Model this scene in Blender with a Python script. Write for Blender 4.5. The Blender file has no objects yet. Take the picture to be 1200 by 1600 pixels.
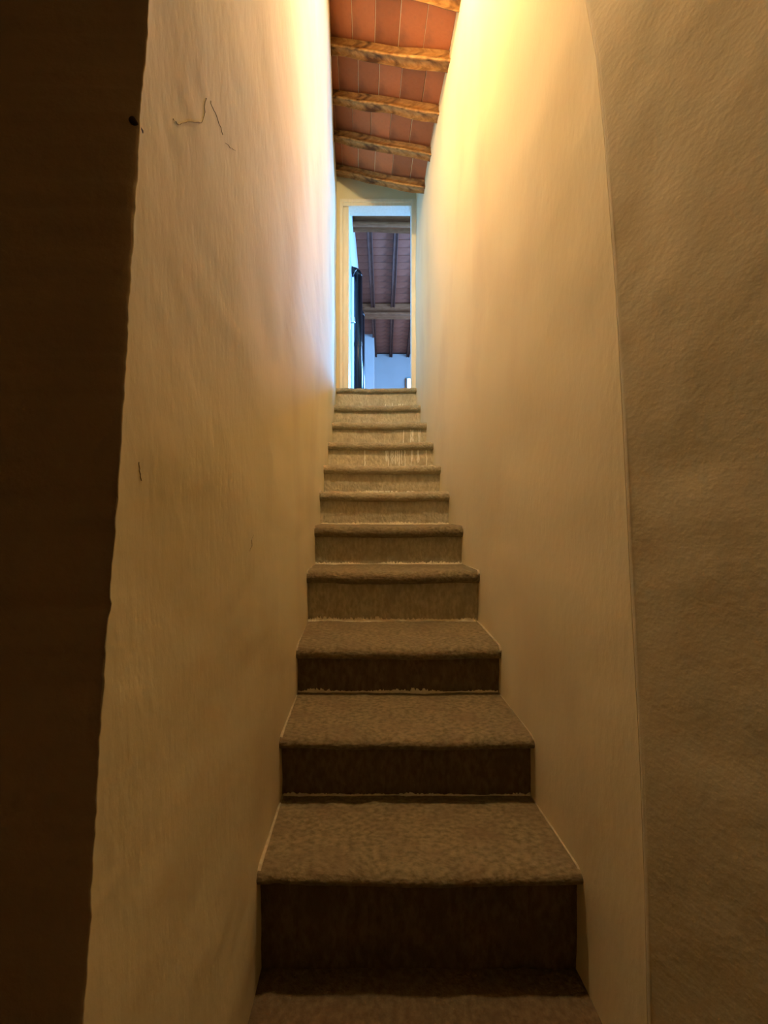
import bpy, bmesh, math, random
from mathutils import Vector, noise
random.seed(7)
S = bpy.context.scene
COL = S.collection

# ------------------------------------------------------------------ camera
F = 620.0                      # focal length in pixels of the 1200x1600 frame
EYE = 1.15
cd = bpy.data.cameras.new('camera'); cam = bpy.data.objects.new('camera', cd); COL.objects.link(cam)
cd.sensor_fit = 'VERTICAL'; cd.sensor_height = 36.0; cd.lens = F / 1600.0 * 36.0
cd.clip_start = 0.02; cd.clip_end = 100
cam.location = (0, 0, EYE); cam.rotation_euler = (math.radians(90), 0, 0)
S.camera = cam

# ------------------------------------------------------------------ world, lights, exposure
w = bpy.data.worlds.new('world'); S.world = w; w.use_nodes = True
w.node_tree.nodes['Background'].inputs[0].default_value = (0.45, 0.62, 1.0, 1)
w.node_tree.nodes['Background'].inputs[1].default_value = 0.3
S.view_settings.view_transform = 'Standard'; S.view_settings.look = 'None'
S.view_settings.gamma = 1.0; S.view_settings.use_curve_mapping = False
S.view_settings.exposure = 0.42

def lamp(name, kind, loc, energy, color, rot=(0, 0, 0), size=0.05, size_y=None, spread=180):
    l = bpy.data.lights.new(name, kind); l.energy = energy; l.color = color
    if kind == 'AREA':
        l.shape = 'RECTANGLE'; l.spread = math.radians(spread); l.size = size; l.size_y = size_y or size
    else:
        l.shadow_soft_size = size
    o = bpy.data.objects.new(name, l); o.location = loc; o.rotation_euler = rot; COL.objects.link(o)
    return o
R = math.radians
# warm bulb high over the middle of the stair
lamp('stair_lamp_light', 'POINT', (-0.05, 1.44, 4.36), 108, (1.0, 0.79, 0.43), size=0.06)
# daylight from the far window of the upper room, plus an unseen fill light added at its right
lamp('far_window_light', 'AREA', (1.2, 9.93, 3.85), 155, (0.12, 0.42, 1.0), (R(-88), 0, R(-14)), 1.1, 1.2, 50)
lamp('upper_room_fill_light', 'AREA', (2.5, 6.7, 4.1), 140, (0.26, 0.52, 1.0), (0, R(90), 0), 1.3, 1.3)
# ------------------------------------------------------------------ helpers
def link(name, me, mat=None, parent=None):
    o = bpy.data.objects.new(name, me); COL.objects.link(o)
    if mat and not me.materials: me.materials.append(mat)
    if parent: o.parent = parent
    return o
def mesh(name, vs, fs, smooth=False):
    me = bpy.data.meshes.new(name); me.from_pydata([tuple(v) for v in vs], [], fs); me.update()
    bm = bmesh.new(); bm.from_mesh(me); bmesh.ops.recalc_face_normals(bm, faces=bm.faces); bm.to_mesh(me); bm.free()
    if smooth:
        for p in me.polygons: p.use_smooth = True
    return me
def struct(o):
    o['kind'] = 'structure'; return o
def tag(o, label, cat, group=None):
    o['label'] = label; o['category'] = cat
    if group: o['group'] = group
    return o
def empty(name, loc=(0, 0, 0)):
    o = bpy.data.objects.new(name, None); o.location = loc; o.empty_display_size = .1; COL.objects.link(o); return o
def boxvf(x0, x1, y0, y1, z0, z1, base=0):
    v = [(x, y, z) for z in (z0, z1) for y in (y0, y1) for x in (x0, x1)]
    f = [(0, 2, 3, 1), (4, 5, 7, 6), (0, 1, 5, 4), (2, 6, 7, 3), (0, 4, 6, 2), (1, 3, 7, 5)]
    return v, [tuple(i + base for i in q) for q in f]
def boxes(name, lst, mat, parent=None, bevel=0):
    vs, fs = [], []
    for b in lst:
        v, f = boxvf(*b, base=len(vs)); vs += v; fs += f
    o = link(name, mesh(name, vs, fs), mat, parent)
    if bevel:
        m = o.modifiers.new('bevel', 'BEVEL'); m.width = bevel; m.segments = 2; m.limit_method = 'ANGLE'
    return o
def grid(fn, nu, nv):
    vs = [fn(i / nu, j / nv) for j in range(nv + 1) for i in range(nu + 1)]
    fs = [(j * (nu + 1) + i, j * (nu + 1) + i + 1, (j + 1) * (nu + 1) + i + 1, (j + 1) * (nu + 1) + i) for j in range(nv) for i in range(nu)]
    return vs, fs
def slab(name, fn, off, nu, nv, mat, parent=None):
    """a wall skin fn(u,v) given a real thickness towards vector off"""
    vs, fs = grid(fn, nu, nv); off = Vector(off); n = len(vs); W_ = nu + 1
    nf = len(fs)
    if nu * nv > 1000:      # long wall: thin skin in front, its rim carried back row by row
        ring = [i for i in range(W_)] + [j * W_ + nu for j in range(1, nv + 1)] + [nv * W_ + i for i in range(nu - 1, -1, -1)] + [j * W_ for j in range(nv - 1, 0, -1)]
        vs = vs + [Vector(vs[i]) + off for i in ring]; m = len(ring)
        for k in range(m): fs.append((ring[k], ring[(k + 1) % m], n + (k + 1) % m, n + k))
        # back skin: strips between the left and right rims
        idx = {q: n + k for k, q in enumerate(ring)}
        for j in range(nv):
            if j == 0: fs.append(tuple([idx[i] for i in range(W_)] + [idx[W_ + nu], idx[W_]]))
            elif j == nv - 1: fs.append(tuple([idx[nv * W_ + i] for i in range(W_)][::-1] + [idx[j * W_], idx[j * W_ + nu]]))
            else: fs.append((idx[j * W_], idx[j * W_ + nu], idx[(j + 1) * W_ + nu], idx[(j + 1) * W_]))
    else:
        b0 = n; vs = vs + [Vector(fn(u, v)) + off for (u, v) in ((0, 0), (1, 0), (1, 1), (0, 1))]
        fs += [(b0, b0 + 3, b0 + 2, b0 + 1)]
        bot = list(range(0, W_)); top = [nv * W_ + i for i in range(W_)]
        lef = [j * W_ for j in range(nv + 1)]; rig = [j * W_ + nu for j in range(nv + 1)]
        fs += [tuple(bot + [b0 + 1, b0]), tuple(top + [b0 + 2, b0 + 3]), tuple(lef + [b0 + 3, b0]), tuple(rig + [b0 + 2, b0 + 1])]
    me = mesh(name, vs, fs)
    for k, p in enumerate(me.polygons): p.use_smooth = k < nf
    return link(name, me, mat, parent)
def nz(x, y, z, s=1.0, seed=0): return noise.noise(Vector((x * s + seed, y * s + seed * 1.7, z * s - seed)))
def lerp(a, b, t): return a + (b - a) * t
def interp(tab, x):
    if x <= tab[0][0]: return tab[0][1]
    for (a, b), (c, d) in zip(tab, tab[1:]):
        if x <= c: return lerp(b, d, (x - a) / (c - a))
    return tab[-1][1]
def XL(y): return -0.2608 - 0.05645 * y          # left face of the stair passage
def XR(y): return 0.5592 - 0.05645 * y           # right face
def tube(pts, r, n=16):
    """tube along a polyline with capped ends"""
    vs, fs = [], []
    pts = [Vector(p) for p in pts]
    for i, p in enumerate(pts):
        t = (pts[min(i + 1, len(pts) - 1)] - pts[max(i - 1, 0)]).normalized()
        a = Vector((0, 1, 0)) if abs(t.y) < .9 else Vector((1, 0, 0))
        u = t.cross(a).normalized(); v = t.cross(u)
        rr = r[i] if isinstance(r, (list, tuple)) else r
        for k in range(n):
            q = 2 * math.pi * k / n; vs.append(p + u * rr * math.cos(q) + v * rr * math.sin(q))
    for i in range(len(pts) - 1):
        for k in range(n):
            fs.append((i * n + k, i * n + (k + 1) % n, (i + 1) * n + (k + 1) % n, (i + 1) * n + k))
    fs += [tuple(range(n)), tuple((len(pts) - 1) * n + k for k in range(n))]
    return vs, fs

# ------------------------------------------------------------------ materials
def mat(name, c1, c2=None, scale=3.0, rough=0.9, bump=0.0, bscale=40, bdist=.006, stretch=(1, 1, 1), rnd=0.0, spec=0.2, c3=None, s3=12.0, t3=(.55, .7), metal=0.0, detail=6):
    m = bpy.data.materials.new(name); m.use_nodes = True; t = m.node_tree; N = t.nodes; L = t.links
    b = N['Principled BSDF']; b.inputs['Roughness'].default_value = rough; b.inputs['Metallic'].default_value = metal
    b.inputs['Specular IOR Level'].default_value = spec
    tc = N.new('ShaderNodeTexCoord'); mp = N.new('ShaderNodeMapping'); mp.inputs['Scale'].default_value = stretch
    L.new(tc.outputs['Object'], mp.inputs[0])
    out = None
    if c2:
        no = N.new('ShaderNodeTexNoise'); no.inputs['Scale'].default_value = scale; no.inputs['Detail'].default_value = detail
        L.new(mp.outputs[0], no.inputs['Vector'])
        mr = N.new('ShaderNodeMapRange'); mr.inputs[1].default_value = .35; mr.inputs[2].default_value = .65
        L.new(no.outputs[0], mr.inputs[0])
        mx = N.new('ShaderNodeMix'); mx.data_type = 'RGBA'; mx.inputs[6].default_value = (*c1, 1); mx.inputs[7].default_value = (*c2, 1)
        L.new(mr.outputs[0], mx.inputs[0]); out = mx.outputs[2]
        if c3:
            n3 = N.new('ShaderNodeTexNoise'); n3.inputs['Scale'].default_value = s3; n3.inputs['Detail'].default_value = 5
            L.new(mp.outputs[0], n3.inputs['Vector'])
            m3 = N.new('ShaderNodeMapRange'); m3.inputs[1].default_value = t3[0]; m3.inputs[2].default_value = t3[1]
            L.new(n3.outputs[0], m3.inputs[0])
            x3 = N.new('ShaderNodeMix'); x3.data_type = 'RGBA'; x3.inputs[7].default_value = (*c3, 1)
            L.new(m3.outputs[0], x3.inputs[0]); L.new(out, x3.inputs[6]); out = x3.outputs[2]
    if rnd:
        oi = N.new('ShaderNodeObjectInfo'); hs = N.new('ShaderNodeHueSaturation')
        r1 = N.new('ShaderNodeMapRange'); r1.inputs[3].default_value = 1 - rnd; r1.inputs[4].default_value = 1 + rnd
        L.new(oi.outputs['Random'], r1.inputs[0]); L.new(r1.outputs[0], hs.inputs['Value'])
        if out: L.new(out, hs.inputs['Color'])
        else: hs.inputs['Color'].default_value = (*c1, 1)
        out = hs.outputs[0]
    if out: L.new(out, b.inputs['Base Color'])
    else: b.inputs['Base Color'].default_value = (*c1, 1)
    if bump:
        bn = N.new('ShaderNodeTexNoise'); bn.inputs['Scale'].default_value = bscale; bn.inputs['Detail'].default_value = 8
        L.new(mp.outputs[0], bn.inputs['Vector'])
        bp = N.new('ShaderNodeBump'); bp.inputs['Strength'].default_value = bump; bp.inputs['Distance'].default_value = bdist
        L.new(bn.outputs[0], bp.inputs['Height']); L.new(bp.outputs[0], b.inputs['Normal'])
    return m
plaster = mat('cream_plaster', (.79, .68, .44), (.83, .73, .50), 1.6, .92, .22, 55, stretch=(1, 1, .45), c3=(.70, .58, .38), s3=2.3, t3=(.5, .8))
plaster_r = mat('olive_rough_plaster', (.66, .58, .42), (.73, .65, .49), 2.5, .95, .35, 70, c3=(.60, .51, .35), s3=5, bdist=.003)
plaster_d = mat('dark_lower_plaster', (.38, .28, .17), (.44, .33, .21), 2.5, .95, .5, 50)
bluewhite = mat('white_room_plaster', (.58, .62, .66), (.63, .67, .71), 2, .9, .1, 40)
stone_lit = mat('lit_upper_sandstone', (.30, .26, .165), (.46, .40, .27), 75, .85, 1.0, 70, stretch=(.8, 1.2, 1), detail=12, bdist=.009, rnd=.06, c3=(.28, .22, .14), s3=9, t3=(.45, .8))  # paler copy of the tread stone, light on the upper steps painted in
riser_lit = mat('lit_limed_riser', (.50, .45, .31), (.66, .60, .44), 60, .9, 1.0, 90, stretch=(1, 1, .5), detail=12, bdist=.010, rnd=.06, c3=(.44, .38, .26), s3=14, t3=(.5, .75))  # limed upper risers, lamp and daylight brightness added to the colour
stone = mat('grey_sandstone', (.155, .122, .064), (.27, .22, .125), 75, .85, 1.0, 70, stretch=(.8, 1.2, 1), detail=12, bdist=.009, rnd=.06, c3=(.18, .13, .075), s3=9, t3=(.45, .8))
stone_shaded = mat('shaded_brown_sandstone', (.125, .088, .05), (.19, .14, .08), 60, .9, 1.0, 90, stretch=(1, 1, .5), detail=12, bdist=.010, rnd=.08, c3=(.13, .09, .05), s3=14, t3=(.5, .75))  # darker brown copy for lowest tread and risers, their shade put into the colour
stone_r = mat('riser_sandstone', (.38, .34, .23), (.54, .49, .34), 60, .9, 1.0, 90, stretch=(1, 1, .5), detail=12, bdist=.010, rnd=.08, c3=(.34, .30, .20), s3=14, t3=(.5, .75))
mortar = mat('pale_lime_mortar', (.86, .79, .60), (.74, .66, .48), 40, .95, .4, 90)
mortar_d = mat('dusty_lime_mortar', (.48, .41, .28), (.36, .30, .20), 60, .95, .4, 90)
drip = mat('limewash_drips', (.95, .92, .82))
crackm = mat('crack_shadow', (.38, .28, .18))
wood = mat('hewn_chestnut_beam', (.46, .22, .07), (.62, .34, .12), 5, .7, .6, 30, stretch=(2, 9, 9), rnd=.12, c3=(.14, .06, .025), s3=1.6, t3=(.48, .66))
wood2 = mat('dark_old_beam', (.27, .11, .05), (.38, .16, .08), 5, .8, .5, 30, stretch=(2, 9, 9), rnd=.1)
wood3 = mat('dark_joist_wood', (.10, .04, .03), (.15, .065, .045), 5, .8, .5, 30, stretch=(9, 2, 9), rnd=.15)
terra = mat('terracotta_tile', (.48, .17, .075), (.60, .23, .10), 7, .85, .3, 50, rnd=.28, c3=(.24, .10, .06), s3=7, t3=(.46, .72))
terra2 = mat('old_terracotta_tile', (.28, .10, .065), (.35, .13, .085), 6, .85, .1, 50, rnd=.12, c3=(.15, .08, .06), s3=5, t3=(.5, .75))
creamwood = mat('cream_painted_wood', (.86, .78, .62), (.80, .71, .54), 8, .5, .1, 30, stretch=(6, 6, 1), spec=.4)
leafm = mat('daylight_tinted_paint', (.40, .62, .70), (.36, .58, .66), 4, .45, .05, 30, spec=.4)  # door paint turned cyan, the blue daylight put into its colour
black = mat('black_enamel_pipe', (.006, .007, .012), rough=.3, spec=.5)
steel = mat('brushed_steel', (.7, .72, .74), rough=.25, metal=1)
iron = mat('rusty_iron', (.05, .03, .02), (.09, .05, .03), 40, .8, .5, 90)
ufloor = mat('cotto_floor', (.40, .25, .19), (.46, .30, .23), 5, .6, .1, 30)
glow = bpy.data.materials.new('daylit_pane'); glow.use_nodes = True
gb = glow.node_tree.nodes['Principled BSDF']; gb.inputs['Emission Color'].default_value = (.75, .88, 1, 1); gb.inputs['Emission Strength'].default_value = 2.0

# ------------------------------------------------------------------ stair walls
def edge_left(z):   # distance of the left corner at height z
    tab = []
    for px, py in ((130, 1600), (150, 1250), (165, 1000), (180, 820), (195, 580), (205, 400), (217, 210), (222, 130), (229, 60), (232, 0)):
        d = 161.7 / (565 - px); tab.append((EYE + (800 - py) / F * d, d))
    return interp(tab, z)
def edge_right(z):
    tab = []
    for px, py in ((1012, 1600), (1008, 1400), (1000, 1180), (985, 900), (972, 620), (962, 450), (945, 220), (932, 90), (915, 0)):
        d = 346.7 / (px - 565); tab.append((EYE + (800 - py) / F * d, d))
    return interp(tab, z)
ZTOP = 5.2
def jag(z):
    return 0.0016 * nz(0, 0, z, 12, 3) + 0.0014 * nz(0, 0, z, 42, 5) + 0.0022 * nz(0, 0, z, 95, 15) + 0.016 * max(0, nz(0, 0, z, 30, 9) - .38)
def left_wall(u, v):
    z = lerp(-.3, ZTOP, v); e = edge_left(z) + jag(z)
    y = lerp(e, 4.3, u ** 1.6)
    lean = .04 * max(0, min(1, (z - 2.4) / 2.0)) * max(0, min(1, (3.9 - y) / 1.2)) * min(1, max(0, (y - 1.2) / 1.0))
    b = (.012 * nz(0, y, z, 1.1, 11) + .004 * nz(0, y, z, 4.5, 2) + .0012 * nz(0, y, z, 16, 6)) * min(1, u * 12)
    return (XL(y) + lean + b, y, z)
wall_left = struct(slab('wall_left', left_wall, (-.25, .12, 0), 90, 800, plaster))
def right_wall(u, v):
    z = lerp(-.3, ZTOP, v); e = edge_right(z)
    y = lerp(e, 4.3, u ** 1.5)
    b = (.012 * nz(0, y, z, 1.0, 21) + .004 * nz(0, y, z, 4.0, 8) + .0012 * nz(0, y, z, 15, 4)) * min(1, u * 12)
    return (XR(y) + b, y, z)
wall_right = struct(slab('wall_right', right_wall, (.25, .15, 0), 110, 200, plaster))

def front_left(u, v):      # the unlit wall left of the opening
    z = lerp(-.3, ZTOP, v); e = edge_left(z) + jag(z)
    x0 = XL(e); x = lerp(x0, -1.95, u ** 1.8)
    b = (.006 * nz(x, 0, z, 3, 31) + .002 * nz(x, 0, z, 12, 32)) * min(1, u * 20)
    return (x, e + b - .01 * u, z)
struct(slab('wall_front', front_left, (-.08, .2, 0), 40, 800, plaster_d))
def splay(u, v):           # the splayed reveal right of the opening, with a soft rounded arris
    z = lerp(-.3, ZTOP, v); e = edge_right(z); r = .022
    cx, cy = XR(e), e
    if u < .12:
        t = u / .12; a = t * R(24)
        x = cx + r * (1 - math.cos(a)); y = cy - r * math.sin(a)
    else:
        a = R(24); t = (u - .12) / .88; t = t ** 1.3
        x = cx + r * (1 - math.cos(a)) + .72 * t; y = cy - r * math.sin(a) - 1.6 * t
    b = (.010 * nz(x, y, z, 2.5, 41) + .003 * nz(x, y, z, 11, 42) + .0012 * nz(x, y, z, 40, 43)) * min(1, max(0, (u - .1) * 8))
    return (x - b * .83, y - b * .55, z)
struct(slab('wall_splay', splay, (.35, .1, 0), 80, 200, plaster_r))

# lower room, behind and around the camera
struct(boxes('floor', [(-2.0, 1.6, -2.6, 1.0, -.42, -.3)], stone))
struct(boxes('ceiling_lower', [(-2.0, 1.7, -2.6, .95, 4.3, 4.45)], plaster_d))
struct(boxes('wall_back', [(-2.0, 1.6, -2.75, -2.6, -.3, 4.3)], plaster_d))
struct(boxes('wall_lower_left', [(-2.15, -2.0, -2.6, .6, -.3, 4.3)], plaster_d))
struct(boxes('wall_lower_right', [(1.25, 1.4, -2.6, -.6, -.3, 4.3)], plaster_d))
struct(boxes('wall_lintel', [(-.32, .52, .8, .95, 4.3, ZTOP)], plaster))

# ------------------------------------------------------------------ cracks in the left wall
def on_left(px, py):
    d = 161.7 / (565 - px); return d, EYE + (800 - py) / F * d
def crack(pts, wd, parent):
    P = []
    for (a, b) in zip(pts, pts[1:]):
        for k in range(6): P.append((lerp(a[0], b[0], k / 6), lerp(a[1], b[1], k / 6)))
    P.append(pts[-1]); vs, fs = [], []
    n = len(P)
    for i, (px, py) in enumerate(P):
        px += random.uniform(-1.2, 1.2); py += random.uniform(-1.2, 1.2)
        d, z = on_left(px, py)
        ww = wd * math.sin(math.pi * (i + .6) / (n + .4)) * random.uniform(.4, 1.2)
        # find the wall skin under the mark
        e = edge_left(z) + jag(z); u = max(0, (d - e) / (4.3 - e)) ** (1 / 1.6); v = (z + .3) / (ZTOP + .3)
        x = left_wall(u, v)[0]
        vs += [(x + .0008, d, z - ww), (x + .0008, d + ww * .4, z + ww), (x - .004, d, z)]
    for i in range(n - 1):
        a = i * 3; b = a + 3; fs += [(a, b, b + 1, a + 1), (a + 1, b + 1, b + 2, a + 2), (a + 2, b + 2, b, a)]
    fs += [(0, 1, 2), ((n - 1) * 3, (n - 1) * 3 + 2, (n - 1) * 3 + 1)]
    link('crack', mesh('crack', vs, fs), crackm, parent)
crack([(275, 186), (283, 195), (300, 190), (318, 192), (323, 175), (324, 152)], .0009, wall_left)
crack([(331, 158), (338, 175), (352, 212)], .0005, wall_left)
crack([(356, 224), (369, 236)], .0006, wall_left)
crack([(218, 722), (223, 750)], .0006, wall_left)
crack([(398, 835), (394, 862)], .0006, wall_left)

# ------------------------------------------------------------------ the stone staircase
#        nose distance, nose height, back height of tread
ST = [(.70, -.045, -.045), (1.005, .232, .210), (1.280, .417, .412), (1.590, .606, .622), (1.896, .868, .858),
      (2.183, 1.072, 1.072), (2.498, 1.280, 1.284), (2.768, 1.479, 1.482), (3.064, 1.694, 1.697), (3.406, 1.925, 1.928), (3.746, 2.165, 2.168), (4.030, 2.417, 2.417)]
OV = .034
stair = empty('stone_staircase', (.15, .7, -.3))
tag(stair, 'narrow flight of worn grey stone steps rising between cream plastered walls', 'staircase')
sx, sy, sz = stair.location
def ch(o): o.location = (-sx, -sy, -sz); return o
def rel(vs, c): return [(v[0] - c[0], v[1] - c[1], v[2] - c[2]) for v in vs]
for n, (yn, zn, zb) in enumerate(ST):
    yb = (ST[n + 1][0] + OV + .03) if n + 1 < len(ST) else 4.36
    th = .040 if n < 3 else .052 if n == 3 else .062 if n < 11 else .05
    # profile: (distance, height) from the tread's back, over the rounded nose, to the underside
    prof = []
    K = 14
    for k in range(K): prof.append((lerp(yb, yn + .03, k / K), 0))
    r1 = .030
    for k in range(10):
        a = math.pi * k / 9
        prof.append((yn + r1 - r1 * math.sin(a) * 1.0, -th / 2 + th / 2 * math.cos(a)))
    prof.append((yn + OV + .03, -th)); prof.append((yb, -th))
    NX = 70; vs, fs = [], []
    for i in range(NX + 1):
        u = i / NX
        for j, (y, dz) in enumerate(prof):
            x = lerp(XL(y) - .012, XR(y) + .012, u)
            t = max(0, min(1, (y - yn) / (yb - yn)))
            wear = -.007 * math.sin(math.pi * min(1, max(0, (u - .12) / .76))) * (1 - t) ** 2
            roughn = .0035 * nz(x, y, n, 9, 50) + .002 * nz(x, y, n, 34, 51)
            chip = 0
            if t < .25:
                c = nz(x, n * 3.1, 0, 16, 60); c2 = nz(x, n * 5.3, 0, 50, 61)
                chip = .005 * c + .003 * c2 + (.006 * max(0, c - .35) / .3)
            z = lerp(zn, zb, t) + dz + (wear + roughn if dz > -th + .001 else .3 * roughn) - (chip * .4 if dz > -.05 else 0)
            vs.append((x, y + (chip if dz > -th + .001 or t < .1 else 0), z))
    m_ = len(prof)
    for i in range(NX):
        for j in range(m_):
            a = i * m_ + j; b = i * m_ + (j + 1) % m_; fs.append((a, b, b + m_, a + m_))
    fs += [tuple(range(m_)), tuple(NX * m_ + j for j in range(m_))]
    c = (0, yn, zn)
    me = mesh('step', rel(vs, c), fs, True)
    st = link('step', me, stone_shaded if n == 0 else stone if n < 6 else stone_lit, stair); st.location = (c[0] - sx, c[1] - sy, c[2] - sz)
    # riser stone below the nose
    zlo = (ST[n - 1][2] if n else -.3) - .01
    yr = yn + OV
    def rf(u, v, n=n, yr=yr, zlo=zlo, zhi=zn - th + .01):
        x = lerp(XL(yr) - .012, XR(yr) + .012, u); z = lerp(zlo, zhi, v)
        b = .0030 * nz(x * 1.0 + z * .6, n, z, 30, 70) + .0025 * nz(x, n, z, 11, 71) + .0012 * nz(x + z, n, z * .5, 90, 72)
        return (x, yr + b, z)
    o = slab('riser', rf, (0, .06, 0), 90, 16, stone_shaded if n < 4 else stone_r if n < 6 else riser_lit, st); o.location = (-c[0], -c[1], -c[2])
    # ragged pale mortar where the riser meets the tread below
    if 2 <= n:
        vs, fs = [], []; M = 150
        for i in range(M + 1):
            u = i / M; x = lerp(XL(yr) + .002, XR(yr) - .002, u)
            env = {2: .5, 3: .8, 4: 1.0, 5: 1.0, 6: .8, 7: .6}.get(n, .35)
            amp = max(0, .4 + 1.3 * nz(x, n * 7, 0, 5, 80)) * env
            hgt = .004 + .028 * amp * random.random()
            dep = .003 + .012 * amp
            zz = zlo + .010
            rx = x + random.uniform(-.002, .002)
            vs += [(x, yr - dep, zz - .004), (rx, yr - .0025, zz + hgt), (rx, yr + .006, zz + hgt), (x, yr + .006, zz - .004)]
        for i in range(M):
            a = i * 4
            for k in range(4): fs.append((a + k, a + (k + 1) % 4, a + 4 + (k + 1) % 4, a + 4 + k))
        fs += [(0, 1, 2, 3), (M * 4, M * 4 + 1, M * 4 + 2, M * 4 + 3)]
        link('mortar_joint', mesh('mortar', rel(vs, c), fs), mortar, st)
    # thin mortar beads along both walls
    if n >= 1:
        for side in (0, 1):
            vs, fs = [], []; M = 40; y1 = yb - .03
            for i in range(M + 1):
                y = lerp(yn + .004, y1, i / M)
                x = (XL(y) + .002) if side == 0 else (XR(y) - .002); s = 1 if side == 0 else -1
                t = (y - yn) / (yb - yn); z = lerp(zn, zb, t)
                drop = -.02 * max(0, 1 - (y - yn) / .03) ** 2
                wd = .0002 + .006 * max(0, nz(y, n, side, 24, 90))
                vs += [(x - s * .02, y, z + drop - .006), (x - s * .02, y, z + drop + .003), (x + s * wd * .4, y, z + drop + .0025), (x + s * wd, y, z + drop - .006)]
            for i in range(M):
                a = i * 4
                for k in range(4): fs.append((a + k, a + (k + 1) % 4, a + 4 + (k + 1) % 4, a + 4 + k))
            fs += [(0, 1, 2, 3), (M * 4, M * 4 + 1, M * 4 + 2, M * 4 + 3)]
            link('mortar_joint', mesh('mortar', rel(vs, c), fs), mortar_d, st)
    # runs of limewash on the upper risers
    D = {8: [(x, .0, random.uniform(.55, 1)) for x in (.35, .55, .56, .575, .60, .615, .64, .66, .675, .70, .73, .79, .80, .85, .86, .935)],
         9: [(x, 0, random.uniform(.5, 1)) for x in (.84, .86, .92, .935, .76)],
         10: [(x, .6, 1) for x in (.5, .52, .55, .8, .84)], 11: [(x, .55, .95) for x in (.62, .70, .78, .80, .83)],
         7: [(x, .9, 1.0) for x in (.4, .43, .45, .48, .5, .53, .55, .58, .62, .72, .76)]}.get(n, [])
    if D:
        vs, fs = [], []; zt = zn - th; zb2 = zlo + .012
        for (u, a0, a1) in D:
            x = lerp(XL(yr), XR(yr), u); ww = random.uniform(.004, .008)
            if n == 7: ww = .012
            K = 7; b0 = len(vs)
            for k in range(K + 1):
                t = k / K; z = lerp(zt, zb2, lerp(a0, a1, t)); dx = random.uniform(-.003, .003); q = ww * random.uniform(.5, 1.2) * (1 if k < K else .4)
                vs += [(x + dx - q, yr + .004, z), (x + dx - q * .6, yr - .0045, z), (x + dx + q * .6, yr - .0045, z), (x + dx + q, yr + .004, z)]
            for k in range(K):
                a = b0 + k * 4
                for j in range(4): fs.append((a + j, a + (j + 1) % 4, a + 4 + (j + 1) % 4, a + 4 + j))
            fs += [(b0, b0 + 1, b0 + 2, b0 + 3), tuple(b0 + K * 4 + j for j in range(4))]
        o = link('limewash_runs', mesh('runs', rel(vs, c), fs), drip, st); o['kind'] = 'stuff'

# ------------------------------------------------------------------ tiled ceiling on hewn beams over the stair
def hewn(name, p0, p1, hv, wv, hh, ww, mat_, parent, seed, seg=26, amp=.012):
    """log from p0 to p1 (bottom front edge line); hv: height dir, wv: depth dir"""
    p0, p1, hv, wv = map(Vector, (p0, p1, hv, wv)); vs, fs = [], []
    ring = []
    for (a, b) in ((0, 0), (1, 0), (1, 1), (0, 1)):
        for (da, db) in (((.18, 0), (0, .18)), ((0, .18), (-.18, 0)), ((-.18, 0), (0, -.18)), ((0, -.18), (.18, 0)))[len(ring) // 2 if False else [(0, 0), (1, 0), (1, 1), (0, 1)].index((a, b))]:
            ring.append((a + da, b + db))
    c = (p0 + p1) / 2
    m = len(ring)
    for i in range(seg + 1):
        t = i / seg; p = p0.lerp(p1, t)
        bow = amp * 1.3 * nz(t * 2.2, seed, 0, 1, seed); bow2 = amp * nz(t * 2.6, seed, 3, 1, seed + 4)
        sc = 1 + .22 * nz(t * 3, seed, 7, 1, seed + 9)
        for k, (a, b) in enumerate(ring):
            e = amp * .45 * nz(t * 9, k * .8, seed, 1, 5)
            vs.append(p - c + hv * (hh * (1 - (1 - b) * sc) + e + bow2) + wv * (ww * (.5 + (a - .5) * sc) + e + bow))
    for i in range(seg):
        for k in range(m):
            fs.append((i * m + k, i * m + (k + 1) % m, (i + 1) * m + (k + 1) % m, (i + 1) * m + k))
    fs += [tuple(range(m)), tuple(seg * m + k for k in range(m))]
    o = link(name, mesh(name, vs, fs), mat_, parent); o.location = c
    for p in o.data.polygons: p.use_smooth = True
    return o
ZL_, ZR_ = 4.60, 3.985
LEFT_Y = [(.2, .30), (.91, .99), (1.87, 2.13), (2.19, 2.51), (2.50, 2.92), (2.825, 3.29), (3.14, 3.64), (3.48, 4.0), (3.56, 4.08)]
def cpt(u, yr, up=0.0):                 # u 0 left .. 1 right; yr distance measured at the right wall
    yl = interp(LEFT_Y, yr); a = Vector((XL(yl) - .03, yl, ZL_)); b = Vector((XR(yr) + .03, yr, ZR_))
    d = (b - a).normalized(); n = d.cross(Vector((0, 1, 0))); n = n if n.z > 0 else -n; n.normalize()
    return a.lerp(b, u) + n * up
bm_y = [3.48, 3.14, 2.825, 2.50, 2.19, 1.87, 1.55, 1.23, .91]
bd = (cpt(1, 2) - cpt(0, 2)).normalized(); up = bd.cross(Vector((0, 1, 0))); up = up if up.z > 0 else -up; up.normalize()
def cback(u, v):
    p = cpt(lerp(-.06, 1.06, u), lerp(.2, 3.56, v), .0945); return tuple(p)
ceil = struct(slab('ceiling', cback, tuple(up * .08), 4, 30, plaster))
def fascia(u, v):
    p = cpt(lerp(-.06, 1.06, u), 3.56, .085); return (p.x, p.y, lerp(p.z, ZTOP, v))
struct(slab('wall_fascia', fascia, (0, .04, 0), 2, 2, plaster))
struct(boxes('ceiling_landing', [(-.75, .7, .9, 4.3, ZTOP, ZTOP + .1)], plaster))
for i, yr in enumerate(bm_y):
    hewn('beam', cpt(0, yr), cpt(1, yr), up, (0, 1, 0), .085, .085, wood, ceil, i * 3.7 + 1, amp=.014)
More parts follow.
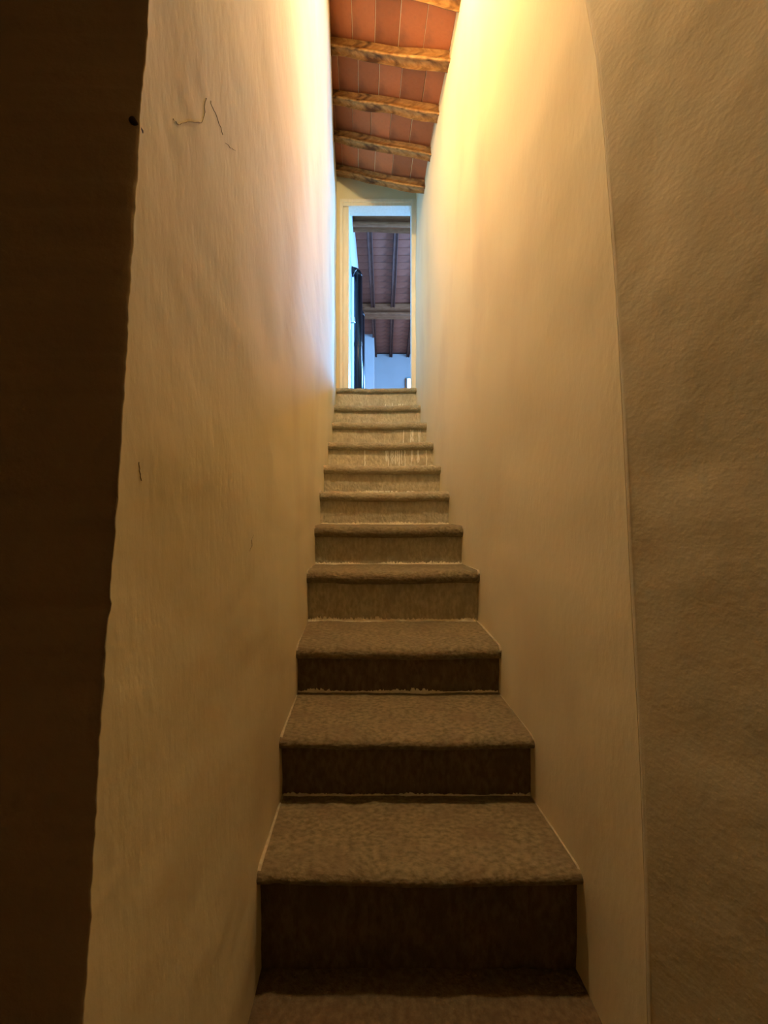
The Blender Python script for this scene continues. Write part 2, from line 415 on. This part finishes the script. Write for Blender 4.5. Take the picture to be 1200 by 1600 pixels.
# one row of tiles per bay, the joints running along the stair
tw = 1 / 5.55; bay = .32
def tilemesh():
    a = cpt(0, 2); ex = (cpt(tw, 2) - a) ; ey = cpt(0, 2 + .32) - a
    vs = []; g = .012
    for (z, k) in ((0, 1), (.004, 0), (.028, 0)):
        i = .006 if k else 0
        for (p, q) in ((g + i, .0 + i), (1 - g - i, .0 + i), (1 - g - i, 1 - i), (g + i, 1 - i)):
            vs.append(ex * p + ey * q + up * z)
    fs = [(0, 1, 2, 3), (8, 11, 10, 9)]
    for r in (0, 4):
        for k in range(4): fs.append((r + k, r + (k + 1) % 4, r + 4 + (k + 1) % 4, r + 4 + k))
    return mesh('tile', vs, fs)
tme = tilemesh(); tme.materials.append(terra)
for i, yr in enumerate(bm_y):
    if i + 1 == len(bm_y): break
    sh = (.02 if i % 2 else .62) * tw * .5 + random.uniform(-.01, .01)
    for k in range(-1, 6):
        o = link('tile', tme, None, ceil); u = k * tw + sh
        a = cpt(u, bm_y[i + 1]); b = cpt(u, yr)
        o.scale = (1, (b.y - a.y - .004) / .32, 1)
        o.location = cpt(u, bm_y[i + 1], .088 + random.uniform(-.002, .003)) + Vector((0, .042, 0))

# ------------------------------------------------------------------ door wall, frame and leaf at the head of the stair
UF = 2.417                                # upper floor level
DY = 4.12
def X(px, d): return (px - 600) / F * d
def Z(py, d): return EYE + (800 - py) / F * d
xl, xr = X(531, DY), X(650.5, DY)
ztop = Z(314, DY)
UC = lambda y: EYE + 4.28 - .07 * (y - 5.68)   # upper ceiling
struct(boxes('wall_door', [(-.70, xl, DY - .01, 4.24, UF - .05, 5.7), (xr, 2.7, DY - .01, 4.24, UF - .05, 5.7), (xl, xr, DY - .01, 4.24, ztop, 5.7)], plaster))
dr = empty('door_1', ((xl + xr) / 2, DY, UF)); struct(dr)
def rb(name, lst, m, parent, bevel=.003):
    c = parent.location if parent else Vector((0, 0, 0))
    return boxes(name, [(a - c.x, b - c.x, y0 - c.y, y1 - c.y, z0 - c.z, z1 - c.z) for (a, b, y0, y1, z0, z1) in lst], m, parent, bevel)
xi, xo = X(545, DY), X(642.5, DY)
zi = Z(324, DY)
rb('jamb', [(xl, X(536, DY), DY - .03, 4.24, UF, ztop), (X(536, DY), xi, DY - .005, 4.24, UF, zi)], creamwood, dr)
rb('jamb', [(xo, xr, DY - .03, 4.24, UF, ztop)], creamwood, dr)
rb('head_frame', [(X(536, DY), xo, DY - .03, DY, Z(319, DY), ztop), (X(536, DY), xo, DY - .022, 4.24, zi, Z(319, DY) + .001)], creamwood, dr)
# leaf swung back into the upper room, against its left wall
lf = empty('door_2', (xi - .004, 4.245, UF)); struct(lf)
LW = .66
leaf = boxes('leaf', [(-.036, 0, 0, LW, .01, Z(335, 4.24) - UF)], leafm, lf, .003)
boxes('panel', [(-.002, .004, .10, LW - .10, z0, z1) for z0, z1 in ((.15, .80), (.98, 1.72))], leafm, leaf, .002)
hz = Z(508, 4.7) - UF
hd = boxes('door_handle', [(0, .008, LW - .285, LW - .245, hz - .09, hz + .09)], steel, leaf, .003)
vs, fs = tube([(.006, LW - .265, hz), (.045, LW - .265, hz), (.052, LW - .275, hz), (.052, LW - .38, hz)], .008, 10)
link('lever', mesh('lever', vs, fs, True), steel, leaf)
lf.rotation_euler = (0, 0, R(4))

# ------------------------------------------------------------------ upper room
XW = -.44; FY = 10.0
struct(boxes('floor_upper', [(-.44, 2.7, 4.36, FY, UF - .2, UF)], ufloor))
struct(boxes('wall_upper_left', [(XW - .2, XW, 4.24, FY + .1, UF - .2, 5.7)], bluewhite))
struct(boxes('wall_upper_right', [(2.6, 2.8, 4.24, FY + .1, UF - .2, 5.7)], bluewhite))
struct(boxes('wall_far', [(XW, 2.6, FY, FY + .2, UF, 5.5)], bluewhite))
pier = struct(boxes('wall_pier', [(XW, X(584.5, 9.03), 9.03, FY, UF, UC(9.03) + .1)], bluewhite, None, .01))
def uc(u, v):
    y = lerp(4.2, FY + .1, v); return (lerp(XW - .1, 2.7, u), y, UC(y) + .004)
uceil = struct(slab('ceiling_upper', uc, (0, 0, .12), 1, 1, wood3))
hewn('beam', (XW - .05, 5.53, UC(5.6) - .30), (2.65, 5.53, UC(5.6) - .30), (0, 0, 1), (0, 1, 0), .30, .19, wood2, uceil, 3.3, amp=.012)
hewn('beam', (XW - .05, 7.80, UC(7.8) - .235), (2.65, 7.80, UC(7.8) - .235), (0, 0, 1), (0, 1, 0), .24, .25, wood2, uceil, 6.1, amp=.012)
JX = [-.215 + .393 * k for k in range(8)]; JX[2] = .600
for k, x in enumerate(JX):
    hewn('joist', (x - .04, 4.25, UC(4.25) - .09), (x - .04, FY - .005, UC(FY) - .09), (0, 0, 1), (1, 0, 0), .09, .08, wood3, uceil, k * 2.3 + .5, amp=.007)
def ut(wd):
    dz = -.07 * .17
    vs = []
    for (z, i) in ((0, .004), (.004, 0), (.028, 0)):
        for (p, q) in ((i, i), (wd - .006 - i, i), (wd - .006 - i, .165 - i), (i, .165 - i)):
            vs.append((p, q, z - .07 * q))
    fs = [(0, 1, 2, 3), (8, 11, 10, 9)]
    for r in (0, 4):
        for k in range(4): fs.append((r + k, r + (k + 1) % 4, r + 4 + (k + 1) % 4, r + 4 + k))
    me = mesh('tile', vs, fs); me.materials.append(terra2); return me
bays = [(XW, JX[0] - .0), (JX[0], JX[1]), (JX[1], JX[2]), (JX[2], JX[3])]
for (a, b) in bays:
    me = ut(b - a); y = 5.0
    while y < FY - .1:
        o = link('tile', me, None, uceil); o.location = (a, y, UC(y) + random.uniform(-.0008, .0008)); y += .17
struct(uceil)

# the low daylit window in the far wall
wn = empty('window_1', (1.2, FY, 3.3)); struct(wn)
x0, x1, z0, z1 = X(636.5, FY), 1.78, 3.3, Z(592, FY)
rb('shutter_edge', [(x0 - .06, x0 - .02, FY - .05, FY, z0 - .05, z1)], wood2, wn)
rb('window_frame', [(x0 - .02, x0, FY - .05, FY, z0 - .05, z1 + .04), (x1, x1 + .05, FY - .05, FY, z0 - .05, z1 + .04), (x0, x1, FY - .05, FY, z1, z1 + .04), (x0, x1, FY - .05, FY, z0 - .05, z0), ((x0 + x1) / 2 - .02, (x0 + x1) / 2 + .02, FY - .05, FY, z0, z1)], leafm, wn)
rb('pane', [(x0, x1, FY - .02, FY - .01, z0, z1)], glow, wn, 0)

# black flue pipes rising along the left wall of the upper room
def flue(yc, xc, r, ztop_, label):
    e = empty('flue_pipe', (xc, yc, UF)); tag(e, label, 'pipe')
    H = ztop_ - UF; rb_ = .07
    pts = [(0, 0, 0), (0, 0, H - r - rb_)]
    for k in range(1, 9):
        a = k / 8 * math.pi / 2; pts.append((-rb_ + rb_ * math.cos(a), 0, H - r - rb_ + rb_ * math.sin(a)))
    vs, fs = tube(pts[:2], r, 24); link('pipe_shaft', mesh('shaft', vs, fs, False), black, e)
    vs, fs = tube(pts[1:] + [(XW - xc - .005 + .02, 0, H - r)], r * 1.0, 24); link('elbow', mesh('elbow', vs, fs, True), black, e)
    vs, fs = tube([(XW - xc + .002, 0, H - r), (XW - xc + .022, 0, H - r)], r * 1.12, 24); link('wall_collar', mesh('collar', vs, fs), black, e)
    # collar ring across the elbow, bright steel standing in for its highlight
    a = R(50); c_ = Vector((-rb_ + rb_ * math.cos(a), 0, H - r - rb_ + rb_ * math.sin(a))); t = Vector((-math.sin(a), 0, math.cos(a)))
    vs, fs = tube([c_ - t * .004, c_ + t * .004], r * 1.04, 24); link('highlight_ring', mesh('ring', vs, fs), steel, e)
    vs, fs = tube([(0, 0, 1.0), (0, 0, 1.05)], r * 1.05, 24); link('joint_band', mesh('band', vs, fs), black, e)
    for p in e.children:
        if p.name.startswith('pipe_shaft'):
            for q in p.data.polygons: q.use_smooth = len(q.vertices) == 4
    return e
flue(5.44, X(559.6, 5.44), .058, Z(418, 5.44), 'taller black flue pipe with elbow into the wall just beyond the doorway')
flue(6.35, X(563.8, 6.35), .060, Z(481, 6.35), 'shorter black flue pipe standing behind the taller one beyond the doorway')

# a dark stub of iron left in the plaster edge of the near left wall
e0 = edge_left(EYE + 607 / F * .468) + jag(EYE + 607 / F * .468); zs = EYE + 607 / F * e0; xs = XL(e0) - .005
vs, fs = tube([(xs, e0 + .01, zs), (xs, e0 - .005, zs)], [.0045, .004], 10)
o = link('iron_stub', mesh('stub', vs, fs, True), iron); tag(o, 'small dark iron stub set in the edge of the unlit wall at upper left', 'stub')
